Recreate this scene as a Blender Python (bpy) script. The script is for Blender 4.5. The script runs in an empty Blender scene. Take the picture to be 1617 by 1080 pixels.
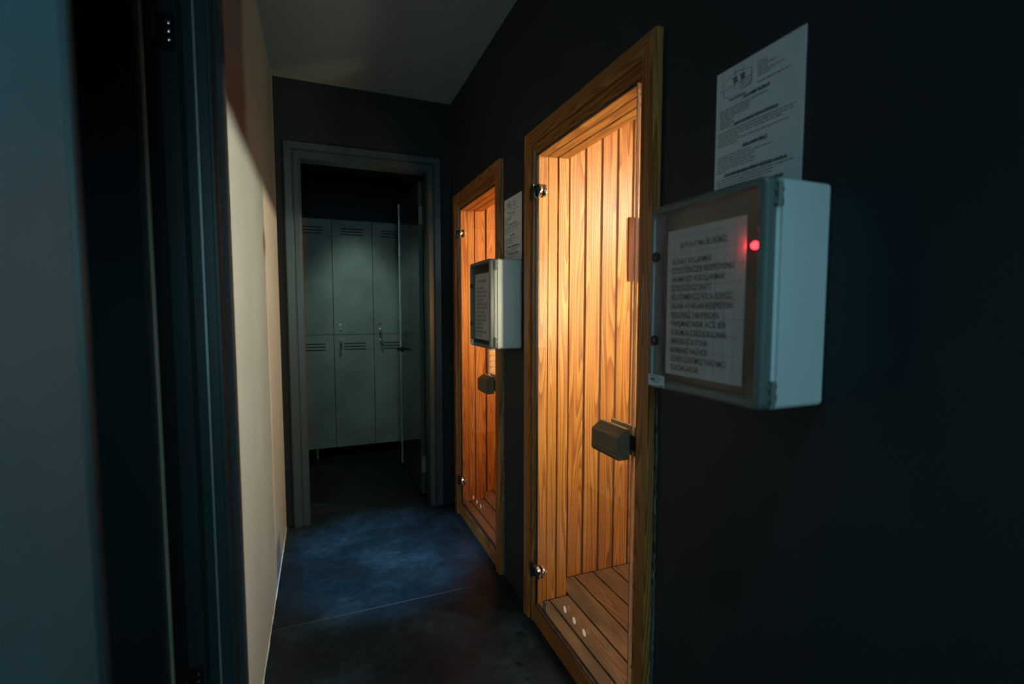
import bpy, bmesh, math, random
from mathutils import Vector, Matrix

# ---------------------------------------------------------------- camera, world, lights, exposure
sc = bpy.context.scene
COL = sc.collection
PI = math.pi
R = math.radians

sc.view_settings.view_transform = 'Standard'
sc.view_settings.look = 'None'
sc.view_settings.gamma = 1.0
sc.view_settings.use_curve_mapping = False
sc.view_settings.exposure = 0.0

cam_data = bpy.data.cameras.new('camera')
cam_data.sensor_width = 36.0
cam_data.sensor_fit = 'HORIZONTAL'
cam_data.lens = 36.0 * 755.0 / 1617.0
cam_data.clip_start = 0.02
cam_data.dof.use_dof = True
cam_data.dof.focus_distance = 2.3
cam_data.dof.aperture_fstop = 2.2
cam = bpy.data.objects.new('camera', cam_data)
COL.objects.link(cam)
cam.location = (0, 0, 1.35)
cam.rotation_euler = (R(90 - 3.864), 0, R(-21.854))
sc.camera = cam

world = bpy.data.worlds.new('world')
sc.world = world
world.use_nodes = True
bg = world.node_tree.nodes['Background']
bg.inputs[0].default_value = (0.35, 0.55, 0.7, 1)
bg.inputs[1].default_value = 0.02


def light(name, kind, loc, target, power, color, **kw):
    d = bpy.data.lights.new(name, kind)
    d.energy = power
    d.color = color
    for k, v in kw.items():
        setattr(d, k, v)
    o = bpy.data.objects.new(name, d)
    COL.objects.link(o)
    o.location = loc
    o.rotation_euler = (Vector(target) - Vector(loc)).to_track_quat('-Z', 'Y').to_euler()
    return o


# daylight falling in through the window behind the camera
light('window_daylight', 'AREA', (0.0, -2.32, 1.65), (0.0, 0, 1.6), 27.0, (0.42, 0.86, 1.0), shape='RECTANGLE', size=0.75, size_y=1.1)
# recessed ceiling downlight above the corridor floor
light('ceiling_spot_light', 'SPOT', (0.25, 1.75, 2.66), (0.30, 2.62, 0.0), 560.0, (0.30, 0.68, 1.0), spot_size=R(26), spot_blend=0.65, shadow_soft_size=0.04)
light('ceiling_spot_light', 'SPOT', (0.25, 0.10, 2.66), (-0.15, 0.38, 0.9), 36.0, (0.34, 0.86, 1.0), spot_size=R(85), spot_blend=1.0, shadow_soft_size=0.04)  # unseen second spot added to wash the near left wall with cool light
# changing room light
light('changing_room_light', 'SPOT', (0.30, 3.75, 2.62), (0.32, 4.6, 1.25), 38.0, (0.66, 1.0, 0.84), spot_size=R(46), spot_blend=1.0, shadow_soft_size=0.10)
# the lamps of the two sauna cabins
WARM1 = (1.0, 0.87, 0.52)
WARM2 = (1.0, 0.47, 0.10)
SAUNA_STEP = 1.16
for k_, (wa, wc, pa, pb) in enumerate((((1.0, 0.93, 0.72), WARM1, 29.0, 27.0), ((1.0, 0.74, 0.46), WARM2, 23.0, 26.0))):
    dy_ = k_ * SAUNA_STEP
    light('sauna_wall_lamp_light', 'AREA', (2.13, 0.925 + dy_, 2.05), (0.0, 1.36 + dy_, 1.60), pa, wa, shape='DISK', size=0.10, spread=R(100))
    light('sauna_added_lamp_light', 'AREA', (1.34, 0.865 + dy_, 1.36), (1.72, 1.92 + dy_, 1.33), pb, wc, shape='RECTANGLE', size=0.14, size_y=0.22)  # unseen second lamp added to brighten the far boards at mid-height

# ---------------------------------------------------------------- materials


def new_mat(name):
    m = bpy.data.materials.new(name)
    m.use_nodes = True
    nt = m.node_tree
    nt.nodes.clear()
    out = nt.nodes.new('ShaderNodeOutputMaterial')
    return m, nt, out


def N(nt, typ, **kw):
    n = nt.nodes.new(typ)
    for k, v in kw.items():
        setattr(n, k, v)
    return n


def mapped(nt, scale, rnd=False):
    geo = N(nt, 'ShaderNodeNewGeometry')
    mp = N(nt, 'ShaderNodeMapping')
    mp.inputs['Scale'].default_value = scale
    nt.links.new(geo.outputs['Position'], mp.inputs['Vector'])
    if rnd:
        mul = N(nt, 'ShaderNodeMath', operation='MULTIPLY')
        mul.inputs[1].default_value = 37.0
        nt.links.new(geo.outputs['Random Per Island'], mul.inputs[0])
        comb = N(nt, 'ShaderNodeCombineXYZ')
        for i in range(3):
            nt.links.new(mul.outputs[0], comb.inputs[i])
        nt.links.new(comb.outputs[0], mp.inputs['Location'])
    return mp.outputs[0], geo


def ramp(nt, fac, stops):
    r = N(nt, 'ShaderNodeValToRGB')
    el = r.color_ramp.elements
    el[0].position, el[0].color = stops[0][0], (*stops[0][1], 1)
    el[1].position, el[1].color = stops[1][0], (*stops[1][1], 1)
    for p, c in stops[2:]:
        e = el.new(p)
        e.color = (*c, 1)
    nt.links.new(fac, r.inputs[0])
    return r.outputs[0]


def plain(name, color, rough=0.5, metal=0.0, mottle=0.12, scale=6.0, bump=0.0, bscale=60.0, spec=0.5, coat=0.0):
    m, nt, out = new_mat(name)
    b = N(nt, 'ShaderNodeBsdfPrincipled')
    v, _ = mapped(nt, (scale,) * 3)
    no = N(nt, 'ShaderNodeTexNoise')
    no.inputs['Scale'].default_value = 1.0
    no.inputs['Detail'].default_value = 4
    nt.links.new(v, no.inputs['Vector'])
    lo = tuple(c * (1 - mottle) for c in color)
    hi = tuple(min(1, c * (1 + mottle)) for c in color)
    c = ramp(nt, no.outputs[0], [(0.3, lo), (0.7, hi)])
    nt.links.new(c, b.inputs['Base Color'])
    b.inputs['Roughness'].default_value = rough
    b.inputs['Metallic'].default_value = metal
    b.inputs['Specular IOR Level'].default_value = spec
    b.inputs['Coat Weight'].default_value = coat
    if bump:
        n2 = N(nt, 'ShaderNodeTexNoise')
        n2.inputs['Scale'].default_value = bscale
        n2.inputs['Detail'].default_value = 3
        geo = N(nt, 'ShaderNodeNewGeometry')
        nt.links.new(geo.outputs['Position'], n2.inputs['Vector'])
        bp = N(nt, 'ShaderNodeBump')
        bp.inputs['Strength'].default_value = bump
        bp.inputs['Distance'].default_value = 0.004
        nt.links.new(n2.outputs[0], bp.inputs['Height'])
        nt.links.new(bp.outputs[0], b.inputs['Normal'])
    nt.links.new(b.outputs[0], out.inputs[0])
    return m


def wood(name, axis, light_c, mid_c, dark_c, rough=0.45, rings=20.0, cross=13.0, stretch=0.6, worn=0.0):
    """pine boards: contour lines of a stretched noise give flat-sawn grain; every board (mesh island) gets its own piece"""
    m, nt, out = new_mat(name)
    b = N(nt, 'ShaderNodeBsdfPrincipled')
    s = [cross] * 3
    s['xyz'.index(axis)] = stretch
    v, geo = mapped(nt, tuple(s), True)
    no = N(nt, 'ShaderNodeTexNoise')
    no.inputs['Scale'].default_value = 1.0
    no.inputs['Detail'].default_value = 1.5
    no.inputs['Roughness'].default_value = 0.35
    nt.links.new(v, no.inputs['Vector'])
    mu = N(nt, 'ShaderNodeMath', operation='MULTIPLY')
    mu.inputs[1].default_value = rings
    nt.links.new(no.outputs[0], mu.inputs[0])
    fr = N(nt, 'ShaderNodeMath', operation='FRACT')
    nt.links.new(mu.outputs[0], fr.inputs[0])
    # early wood light, late wood a thin dark line at the end of each ring
    c1 = ramp(nt, fr.outputs[0], [(0.0, light_c), (0.45, mid_c), (0.88, dark_c), (1.0, mid_c)])
    # fine fibres
    s2 = [120.0] * 3
    s2['xyz'.index(axis)] = 3.0
    v2, _ = mapped(nt, tuple(s2), True)
    n2 = N(nt, 'ShaderNodeTexNoise')
    n2.inputs['Scale'].default_value = 1.0
    n2.inputs['Detail'].default_value = 2
    nt.links.new(v2, n2.inputs['Vector'])
    f2 = ramp(nt, n2.outputs[0], [(0.3, (0.84,) * 3), (0.7, (1.0,) * 3)])
    mx = N(nt, 'ShaderNodeMix', data_type='RGBA', blend_type='MULTIPLY')
    mx.inputs[0].default_value = 1.0
    nt.links.new(c1, mx.inputs[6])
    nt.links.new(f2, mx.inputs[7])
    # board to board tone
    f3 = ramp(nt, geo.outputs['Random Per Island'], [(0.0, (0.86, 0.80, 0.74)), (1.0, (1.0, 1.0, 1.0))])
    mx2 = N(nt, 'ShaderNodeMix', data_type='RGBA', blend_type='MULTIPLY')
    mx2.inputs[0].default_value = 1.0
    nt.links.new(mx.outputs[2], mx2.inputs[6])
    nt.links.new(f3, mx2.inputs[7])
    col = mx2.outputs[2]
    if worn:
        s4 = [9.0] * 3
        s4['xyz'.index(axis)] = 2.5
        v4, _ = mapped(nt, tuple(s4))
        n4 = N(nt, 'ShaderNodeTexNoise')
        n4.inputs['Scale'].default_value = 1.0
        n4.inputs['Detail'].default_value = 5
        nt.links.new(v4, n4.inputs['Vector'])
        f4 = ramp(nt, n4.outputs[0], [(0.42, (0, 0, 0)), (0.66, (worn,) * 3)])
        mx3 = N(nt, 'ShaderNodeMix', data_type='RGBA')
        nt.links.new(f4, mx3.inputs[0])
        nt.links.new(col, mx3.inputs[6])
        mx3.inputs[7].default_value = (0.060, 0.050, 0.046, 1)
        col = mx3.outputs[2]
    nt.links.new(col, b.inputs['Base Color'])
    b.inputs['Roughness'].default_value = rough
    bp = N(nt, 'ShaderNodeBump')
    bp.inputs['Strength'].default_value = 0.15
    bp.inputs['Distance'].default_value = 0.001
    nt.links.new(fr.outputs[0], bp.inputs['Height'])
    nt.links.new(bp.outputs[0], b.inputs['Normal'])
    nt.links.new(b.outputs[0], out.inputs[0])
    return m


def clear(name, tint, gloss_rough=0.02, ior=1.5, haze=0.0, haze_c=(0.3, 0.3, 0.3)):
    m, nt, out = new_mat(name)
    # Schlick reflectance, the same from both sides of the pane
    geo = N(nt, 'ShaderNodeNewGeometry')
    dt = N(nt, 'ShaderNodeVectorMath', operation='DOT_PRODUCT')
    nt.links.new(geo.outputs['Incoming'], dt.inputs[0])
    nt.links.new(geo.outputs['Normal'], dt.inputs[1])
    chain = dt.outputs['Value']
    r0 = ((ior - 1) / (ior + 1)) ** 2
    for op, val, rev in (('ABSOLUTE', None, 0), ('SUBTRACT', 1.0, 1), ('POWER', 5.0, 0), ('MULTIPLY', 1 - r0, 0), ('ADD', r0, 0)):
        fz = N(nt, 'ShaderNodeMath', operation=op)
        if val is None:
            nt.links.new(chain, fz.inputs[0])
        elif rev:
            fz.inputs[0].default_value = val
            nt.links.new(chain, fz.inputs[1])
        else:
            nt.links.new(chain, fz.inputs[0])
            fz.inputs[1].default_value = val
        chain = fz.outputs[0]
    tr = N(nt, 'ShaderNodeBsdfTransparent')
    tr.inputs[0].default_value = (*tint, 1)
    gl = N(nt, 'ShaderNodeBsdfGlossy')
    gl.inputs['Roughness'].default_value = gloss_rough
    mx = N(nt, 'ShaderNodeMixShader')
    nt.links.new(fz.outputs[0], mx.inputs[0])
    nt.links.new(gl.outputs[0], mx.inputs[2])
    if haze:
        df = N(nt, 'ShaderNodeBsdfDiffuse')
        df.inputs[0].default_value = (*haze_c, 1)
        m2 = N(nt, 'ShaderNodeMixShader')
        m2.inputs[0].default_value = haze
        nt.links.new(tr.outputs[0], m2.inputs[1])
        nt.links.new(df.outputs[0], m2.inputs[2])
        nt.links.new(m2.outputs[0], mx.inputs[1])
    else:
        nt.links.new(tr.outputs[0], mx.inputs[1])
    nt.links.new(mx.outputs[0], out.inputs[0])
    return m


def glow(name, color, strength):
    m, nt, out = new_mat(name)
    e = N(nt, 'ShaderNodeEmission')
    e.inputs[0].default_value = (*color, 1)
    e.inputs[1].default_value = strength
    nt.links.new(e.outputs[0], out.inputs[0])
    return m


def floor_material():
    m, nt, out = new_mat('dark_concrete_tile')
    b = N(nt, 'ShaderNodeBsdfPrincipled')
    v, geo = mapped(nt, (2.2, 2.2, 2.2))
    no = N(nt, 'ShaderNodeTexNoise')
    no.inputs['Scale'].default_value = 1.0
    no.inputs['Detail'].default_value = 9
    no.inputs['Roughness'].default_value = 0.62
    nt.links.new(v, no.inputs['Vector'])
    c = ramp(nt, no.outputs[0], [(0.32, (0.002, 0.006, 0.010)), (0.50, (0.0045, 0.013, 0.021)), (0.70, (0.017, 0.040, 0.060))])
    v2, _ = mapped(nt, (26, 40, 26))
    n2 = N(nt, 'ShaderNodeTexNoise')
    n2.inputs['Scale'].default_value = 1.0
    n2.inputs['Detail'].default_value = 9
    n2.inputs['Roughness'].default_value = 0.68
    nt.links.new(v2, n2.inputs['Vector'])
    f2 = ramp(nt, n2.outputs[0], [(0.34, (0.40,) * 3), (0.66, (1.0,) * 3)])
    mx = N(nt, 'ShaderNodeMix', data_type='RGBA', blend_type='MULTIPLY')
    mx.inputs[0].default_value = 1.0
    nt.links.new(c, mx.inputs[6])
    nt.links.new(f2, mx.inputs[7])
    # grout joints every 1.2 m along the corridor
    sep = N(nt, 'ShaderNodeSeparateXYZ')
    nt.links.new(geo.outputs['Position'], sep.inputs[0])
    a = N(nt, 'ShaderNodeMath', operation='SUBTRACT')
    a.inputs[1].default_value = 2.165 - 0.6 - 12.0
    nt.links.new(sep.outputs[1], a.inputs[0])
    mo = N(nt, 'ShaderNodeMath', operation='MODULO')
    mo.inputs[1].default_value = 1.2
    nt.links.new(a.outputs[0], mo.inputs[0])
    s_ = N(nt, 'ShaderNodeMath', operation='SUBTRACT')
    s_.inputs[1].default_value = 0.6
    nt.links.new(mo.outputs[0], s_.inputs[0])
    ab = N(nt, 'ShaderNodeMath', operation='ABSOLUTE')
    nt.links.new(s_.outputs[0], ab.inputs[0])
    lt = N(nt, 'ShaderNodeMath', operation='LESS_THAN')
    lt.inputs[1].default_value = 0.0016
    nt.links.new(ab.outputs[0], lt.inputs[0])
    mx2 = N(nt, 'ShaderNodeMix', data_type='RGBA')
    nt.links.new(lt.outputs[0], mx2.inputs[0])
    nt.links.new(mx.outputs[2], mx2.inputs[6])
    mx2.inputs[7].default_value = (0.06, 0.06, 0.06, 1)
    nt.links.new(mx2.outputs[2], b.inputs['Base Color'])
    rr = ramp(nt, no.outputs[0], [(0.3, (0.36,) * 3), (0.7, (0.55,) * 3)])
    nt.links.new(rr, b.inputs['Roughness'])
    b.inputs['Specular IOR Level'].default_value = 0.35
    nt.links.new(b.outputs[0], out.inputs[0])
    return m


def translucent(name, front, through, fac):
    m, nt, out = new_mat(name)
    d = N(nt, 'ShaderNodeBsdfDiffuse')
    d.inputs[0].default_value = (*front, 1)
    t = N(nt, 'ShaderNodeBsdfTranslucent')
    t.inputs[0].default_value = (*through, 1)
    mx = N(nt, 'ShaderNodeMixShader')
    mx.inputs[0].default_value = fac
    nt.links.new(d.outputs[0], mx.inputs[1])
    nt.links.new(t.outputs[0], mx.inputs[2])
    nt.links.new(mx.outputs[0], out.inputs[0])
    return m


M = {
    'floor': floor_material(),
    'plaster': plain('pale_plaster', (0.37, 0.375, 0.365), 0.42, mottle=0.05, scale=3, bump=0.25, bscale=25),
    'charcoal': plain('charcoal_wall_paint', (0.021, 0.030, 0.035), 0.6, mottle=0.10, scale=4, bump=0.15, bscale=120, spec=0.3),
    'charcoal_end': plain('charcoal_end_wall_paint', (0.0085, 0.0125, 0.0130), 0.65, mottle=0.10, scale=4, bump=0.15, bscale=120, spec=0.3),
    'ceiling': plain('ceiling_paint', (0.18, 0.245, 0.28), 0.8, mottle=0.04, scale=2),
    'frame_metal': plain('grey_blue_door_frame_paint', (0.025, 0.039, 0.044), 0.36, mottle=0.06, scale=5),
    'leaf': plain('dark_glossy_door_laminate', (0.036, 0.046, 0.050), 0.12, mottle=0.08, scale=4, spec=0.6),
    'panel_blue': plain('blue_grey_wall', (0.055, 0.20, 0.25), 0.5, mottle=0.08, scale=5),
    'backing': plain('dark_brown_backing', (0.07, 0.022, 0.008), 0.8),
    'edge_metal': plain('brushed_edge_metal', (0.45, 0.46, 0.45), 0.35, 0.6),
    'dark_gap': plain('gap_black', (0.006, 0.006, 0.006), 0.7),  # black filling that keeps narrow gaps as dark as shade
    'locker': plain('grey_locker_laminate', (0.20, 0.225, 0.20), 0.5, mottle=0.22, scale=3.5),
    'locker_dark': plain('dark_locker_carcass', (0.04, 0.04, 0.04), 0.6),
    'chrome': plain('chrome', (0.75, 0.75, 0.75), 0.12, 1.0, mottle=0.0),
    'dark_metal': plain('dark_metal', (0.05, 0.05, 0.05), 0.3, 0.8),
    'steel': plain('dull_steel', (0.5, 0.5, 0.5), 0.35, 0.9),
    'abs': plain('pale_grey_plastic', (0.60, 0.62, 0.61), 0.45, mottle=0.02),
    'abs_dark': plain('grey_cover_plastic', (0.13, 0.145, 0.14), 0.35, mottle=0.03),
    'panel': plain('dark_brown_panel', (0.012, 0.006, 0.005), 0.8, spec=0.1),
    'black': plain('black_plastic', (0.008, 0.008, 0.009), 0.35),
    'paper': plain('white_paper', (0.64, 0.70, 0.74), 0.8, mottle=0.02),
    'ink': plain('black_ink', (0.05, 0.052, 0.056), 0.8),
    'ink_thin': plain('thin_grey_grid_ink', (0.22, 0.24, 0.27), 0.8),
    'sticker': translucent('white_sticker', (0.85, 0.88, 0.95), (0.97, 0.98, 1.0), 0.88),
    'catch': plain('grey_catch_plastic', (0.16, 0.16, 0.15), 0.4),
    'glass': clear('door_glass', (0.97, 0.985, 0.975)),
    'cover': clear('clear_box_cover', (0.93, 0.94, 0.94), 0.04, 1.3, haze=0.01, haze_c=(0.5, 0.5, 0.5)),
    'glass_edge': translucent('white_glass_edge', (0.85, 0.86, 0.84), (0.97, 0.97, 0.95), 0.6),  # white translucent colour imitates light carried inside the pane
    'caulk': plain('old_grey_filler', (0.13, 0.13, 0.115), 0.8, mottle=0.8, scale=45, bump=0.8, bscale=160),
    'seal': plain('pale_sealant', (0.55, 0.55, 0.52), 0.6, mottle=0.3, scale=20),
    'led': glow('red_led', (1.0, 0.02, 0.03), 9.0),
    'led_off': plain('red_lens', (0.35, 0.01, 0.02), 0.3),
    'bulb': glow('warm_lamp_glass', (1.0, 0.72, 0.40), 3.0),
    'cool_bulb': glow('cool_lamp_glass', (0.5, 0.75, 1.0), 3.0),
    'slat_wood': wood('pale_slat_wood', 'y', (0.86, 0.66, 0.42), (0.80, 0.56, 0.32), (0.6, 0.36, 0.17)),
    'sky_glass': clear('window_glass', (0.9, 0.95, 0.97)),
}
PL, PM, PD = (0.56, 0.26, 0.062), (0.47, 0.19, 0.040), (0.29, 0.09, 0.016)
M['wood_z'] = wood('pine_boards_upright', 'z', PL, PM, PD)
M['wood_y'] = wood('pine_boards_lengthwise', 'y', PL, PM, PD)
M['wood_x'] = wood('pine_boards_crosswise', 'x', PL, PM, PD)
FL, FM, FD = (0.52, 0.235, 0.062), (0.44, 0.175, 0.042), (0.20, 0.062, 0.014)
M['casing_z'] = wood('pine_casing_upright', 'z', FL, FM, FD, rough=0.38, cross=15)
M['casing_y'] = wood('pine_casing_head', 'y', FL, FM, FD, rough=0.38, cross=15)
M['deck'] = wood('worn_deck_boards', 'y', (0.27, 0.16, 0.09), (0.23, 0.13, 0.07), (0.13, 0.065, 0.035), rough=0.55, worn=0.75)
M['handle_wood'] = wood('weathered_handle_wood', 'y', (0.23, 0.16, 0.085), (0.19, 0.13, 0.07), (0.12, 0.075, 0.04), rough=0.5, cross=20)
M['shadow_wood'] = wood('reddish_brown_shadow_wood', 'z', (0.13, 0.032, 0.008), (0.11, 0.025, 0.006), (0.07, 0.015, 0.004), rough=0.9)  # dark red tone stands for shadow on the pine boards

# ---------------------------------------------------------------- mesh helpers


class MB:
    def __init__(self):
        self.v, self.f, self.m = [], [], []

    def add(self, verts, faces, mi=0, mx=None):
        o = len(self.v)
        self.v += [tuple(mx @ Vector(p)) if mx else tuple(p) for p in verts]
        self.f += [tuple(o + i for i in f) for f in faces]
        self.m += [mi] * len(faces)
        return self

    def box(self, a, b, bev=0.0, mi=0, mx=None, seg=1):
        lo = [min(a[i], b[i]) for i in range(3)]
        hi = [max(a[i], b[i]) for i in range(3)]
        if bev <= 0:
            x0, y0, z0 = lo
            x1, y1, z1 = hi
            vs = [(x0, y0, z0), (x1, y0, z0), (x1, y1, z0), (x0, y1, z0), (x0, y0, z1), (x1, y0, z1), (x1, y1, z1), (x0, y1, z1)]
            fs = [(0, 3, 2, 1), (4, 5, 6, 7), (0, 1, 5, 4), (1, 2, 6, 5), (2, 3, 7, 6), (3, 0, 4, 7)]
            return self.add(vs, fs, mi, mx)
        bm = bmesh.new()
        bmesh.ops.create_cube(bm, size=1)
        for v in bm.verts:
            for i in range(3):
                v.co[i] = (lo[i] + hi[i]) / 2 + v.co[i] * (hi[i] - lo[i])
        bmesh.ops.bevel(bm, geom=bm.edges[:], offset=min(bev, 0.45 * min(hi[i] - lo[i] for i in range(3))), segments=seg, profile=0.5, affect='EDGES')
        return self.bm(bm, mi, mx)

    def bm(self, bm, mi=0, mx=None):
        bm.verts.index_update()
        vs = [v.co.copy() for v in bm.verts]
        fs = [[v.index for v in f.verts] for f in bm.faces]
        bm.free()
        return self.add(vs, fs, mi, mx)

    def lathe(self, prof, origin, axis, n=28, mi=0):
        """prof: (radius, distance along axis)"""
        q = Vector(axis).to_track_quat('Z', 'Y').to_matrix().to_4x4()
        mx = Matrix.Translation(origin) @ q
        vs, fs = [], []
        for r, h in prof:
            for k in range(n):
                a = 2 * PI * k / n
                vs.append((r * math.cos(a), r * math.sin(a), h))
        for i in range(len(prof) - 1):
            for k in range(n):
                k2 = (k + 1) % n
                fs.append((i * n + k, i * n + k2, (i + 1) * n + k2, (i + 1) * n + k))
        fs.append(tuple(reversed(range(n))))
        fs.append(tuple((len(prof) - 1) * n + k for k in range(n)))
        return self.add(vs, fs, mi, mx)

    def tube(self, pts, r, n=10, mi=0):
        pts = [Vector(p) for p in pts]
        vs, fs = [], []
        up = Vector((0, 0, 1))
        for i, p in enumerate(pts):
            d = (pts[min(i + 1, len(pts) - 1)] - pts[max(i - 1, 0)]).normalized()
            s = d.cross(up)
            if s.length < 0.05:
                s = d.cross(Vector((1, 0, 0)))
            s.normalize()
            t = s.cross(d).normalized()
            for k in range(n):
                a = 2 * PI * k / n
                vs.append(p + (s * math.cos(a) + t * math.sin(a)) * r)
        for i in range(len(pts) - 1):
            for k in range(n):
                k2 = (k + 1) % n
                fs.append((i * n + k, i * n + k2, (i + 1) * n + k2, (i + 1) * n + k))
        fs.append(tuple(reversed(range(n))))
        fs.append(tuple((len(pts) - 1) * n + k for k in range(n)))
        return self.add(vs, fs, mi)

    def prism(self, poly, axis, a, b, mi=0):
        """poly in the two other axes (cyclic order), extruded along axis from a to b"""
        k = 'xyz'.index(axis)

        def P(p, h):
            q = [0, 0, 0]
            others = [i for i in range(3) if i != k]
            q[others[0]], q[others[1]] = p
            q[k] = h
            return tuple(q)
        n = len(poly)
        vs = [P(p, a) for p in poly] + [P(p, b) for p in poly]
        fs = [tuple(range(n)), tuple(reversed(range(n, 2 * n)))] + [(i, i + n, (i + 1) % n + n, (i + 1) % n) for i in range(n)]
        return self.add(vs, fs, mi)

    def sweep(self, path, prof, fn, mi=0, closed=False):
        """mitred frame round a rectangular opening. path: (a, z, da, dz) corners with outward step; prof: (d, p); fn maps (a, z, p) to world"""
        vs, fs = [], []
        n = len(prof)
        for a, z, da, dz in path:
            for d, p in prof:
                vs.append(fn(a + da * d, z + dz * d, p))
        m = len(path)
        for i in range(m if closed else m - 1):
            i2 = (i + 1) % m
            for k in range(n):
                k2 = (k + 1) % n
                fs.append((i * n + k, i2 * n + k, i2 * n + k2, i * n + k2))
        if not closed:
            fs.append(tuple(range(n)))
            fs.append(tuple(reversed([(m - 1) * n + k for k in range(n)])))
        return self.add(vs, fs, mi)

    def build(self, name, mats, parent=None, smooth=False, recalc=True):
        me = bpy.data.meshes.new(name)
        me.from_pydata(self.v, [], self.f)
        if recalc:
            bm = bmesh.new()
            bm.from_mesh(me)
            bmesh.ops.recalc_face_normals(bm, faces=bm.faces)
            bm.to_mesh(me)
            bm.free()
        if not isinstance(mats, (list, tuple)):
            mats = [mats]
        for mm in mats:
            me.materials.append(mm)
        for p, i in zip(me.polygons, self.m):
            p.material_index = i
            p.use_smooth = smooth
        if smooth:
            me.set_sharp_from_angle(angle=R(35))
        o = bpy.data.objects.new(name, me)
        COL.objects.link(o)
        if parent is not None:
            o.parent = parent
            o.matrix_parent_inverse = Matrix.Translation(-parent_world(parent))
        return o


def parent_world(p):
    v = Vector((0, 0, 0))
    while p is not None:
        # meshes stay at the origin, only the top Empties carry a location
        v += Vector(p.location)
        if p.parent is not None:
            v += p.matrix_parent_inverse.to_translation()
        p = p.parent
    return v


def empty(name, loc):
    o = bpy.data.objects.new(name, None)
    o.empty_display_size = 0.1
    o.location = loc
    COL.objects.link(o)
    return o


def tag(o, label=None, cat=None, group=None, kind=None):
    if label:
        o['label'] = label
    if cat:
        o['category'] = cat
    if group:
        o['group'] = group
    if kind:
        o['kind'] = kind
    return o


def copy_tree(o, parent=None):
    c = o.copy()
    COL.objects.link(c)
    if parent is not None:
        c.parent = parent
        c.matrix_parent_inverse = o.matrix_parent_inverse.copy()
    for ch in list(o.children):
        copy_tree(ch, c)
    return c


def text_mesh(mb, body, size, origin, xdir, zdir, nrm, mi, bold=0.0, width=None, align='LEFT'):
    """flat lettering laid on a surface, merged into the builder mb"""
    cu = bpy.data.curves.new('lettering', 'FONT')
    cu.body = body
    cu.size = size
    cu.offset = bold
    cu.align_x = align
    cu.resolution_u = 2
    ob = bpy.data.objects.new('lettering', cu)
    COL.objects.link(ob)
    dg = bpy.context.evaluated_depsgraph_get()
    ev = ob.evaluated_get(dg)
    me = ev.to_mesh()
    xs = [v.co.x for v in me.vertices] or [0, 1]
    w = max(xs) - min(xs)
    s = 1.0
    if width:
        s = width / w
    X, Z, Nn = Vector(xdir), Vector(zdir), Vector(nrm)
    vs = [Vector(origin) + X * (v.co.x * s) + Z * v.co.y + Nn * 0.0006 for v in me.vertices]
    fs = [tuple(p.vertices) for p in me.polygons]
    ev.to_mesh_clear()
    mb.add(vs, fs, mi)
    bpy.data.objects.remove(ob)
    bpy.data.curves.remove(cu)


# ---------------------------------------------------------------- dimensions
XR, XL = 0.84, -0.225
YE = 3.195
ZC = 2.71
YB = -2.35            # wall behind the camera
WT = 0.185            # end wall thickness
random.seed(4)

# ---------------------------------------------------------------- room shell


def wall_with_holes(name, along, fixed0, fixed1, lo, hi, z1, holes, mat, label, z0=0.0):
    """along 'x' or 'y'; holes: (a0, a1, z0, z1)"""
    mb = MB()

    def bx(a0, a1, za, zb):
        if a1 - a0 < 1e-5 or zb - za < 1e-5:
            return
        if along == 'y':
            mb.box((fixed0, a0, za), (fixed1, a1, zb))
        else:
            mb.box((a0, fixed0, za), (a1, fixed1, zb))
    cur = lo
    for a0, a1, za, zb in sorted(holes):
        bx(cur, a0, z0, z1)
        bx(a0, a1, z0, za)
        bx(a0, a1, zb, z1)
        cur = a1
    bx(cur, hi, z0, z1)
    return tag(mb.build(name, mat), label, 'wall', kind='structure')


tag(MB().box((-2.4, YB - 0.2, -0.12), (2.6, 5.4, 0)).build('floor', M['floor']),
    'dark mottled concrete floor running from the corridor into the changing room', 'floor', kind='structure')
tag(MB().box((-2.4, YB - 0.2, ZC), (2.6, 5.4, ZC + 0.12)).build('ceiling', M['ceiling']),
    'plain grey ceiling above the corridor', 'ceiling', kind='structure')

D1 = (0.562, 1.262, 0.0, 2.27)      # door opening in the left wall
wall_with_holes('wall_left', 'y', XL, XL - 0.13, 0.522, YE, ZC, [D1], M['plaster'], 'pale plaster wall on the left, lit warm by the saunas')
wall_with_holes('wall_left_near', 'y', -0.194, XL - 0.13, YB, 0.522, ZC, [], M['panel_blue'], 'blue grey wall section at the left edge, nearest the camera')  # near section coloured bluer than the plaster beyond it
SO = [(1.085 + k * SAUNA_STEP, 1.815 + k * SAUNA_STEP, 0.0, 2.0) for k in (0, 1)]
wall_with_holes('wall_right', 'y', XR, XR + 0.12, YB, YE + WT, ZC, SO, M['charcoal'], 'dark charcoal wall on the right holding both sauna doors')
D2 = (-0.10, 0.686, 0.0, 2.27)
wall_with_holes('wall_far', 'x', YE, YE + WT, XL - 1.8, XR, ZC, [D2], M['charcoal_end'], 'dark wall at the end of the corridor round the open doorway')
WN = (-0.27, 0.52, 1.05, 2.25)
WNH = (-0.34, 0.42, 1.05, 2.25)
wall_with_holes('wall_near', 'x', YB, YB - 0.12, XL - 0.13, XR, ZC, [WNH], M['plaster'], 'pale wall behind the camera with the window')
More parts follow.
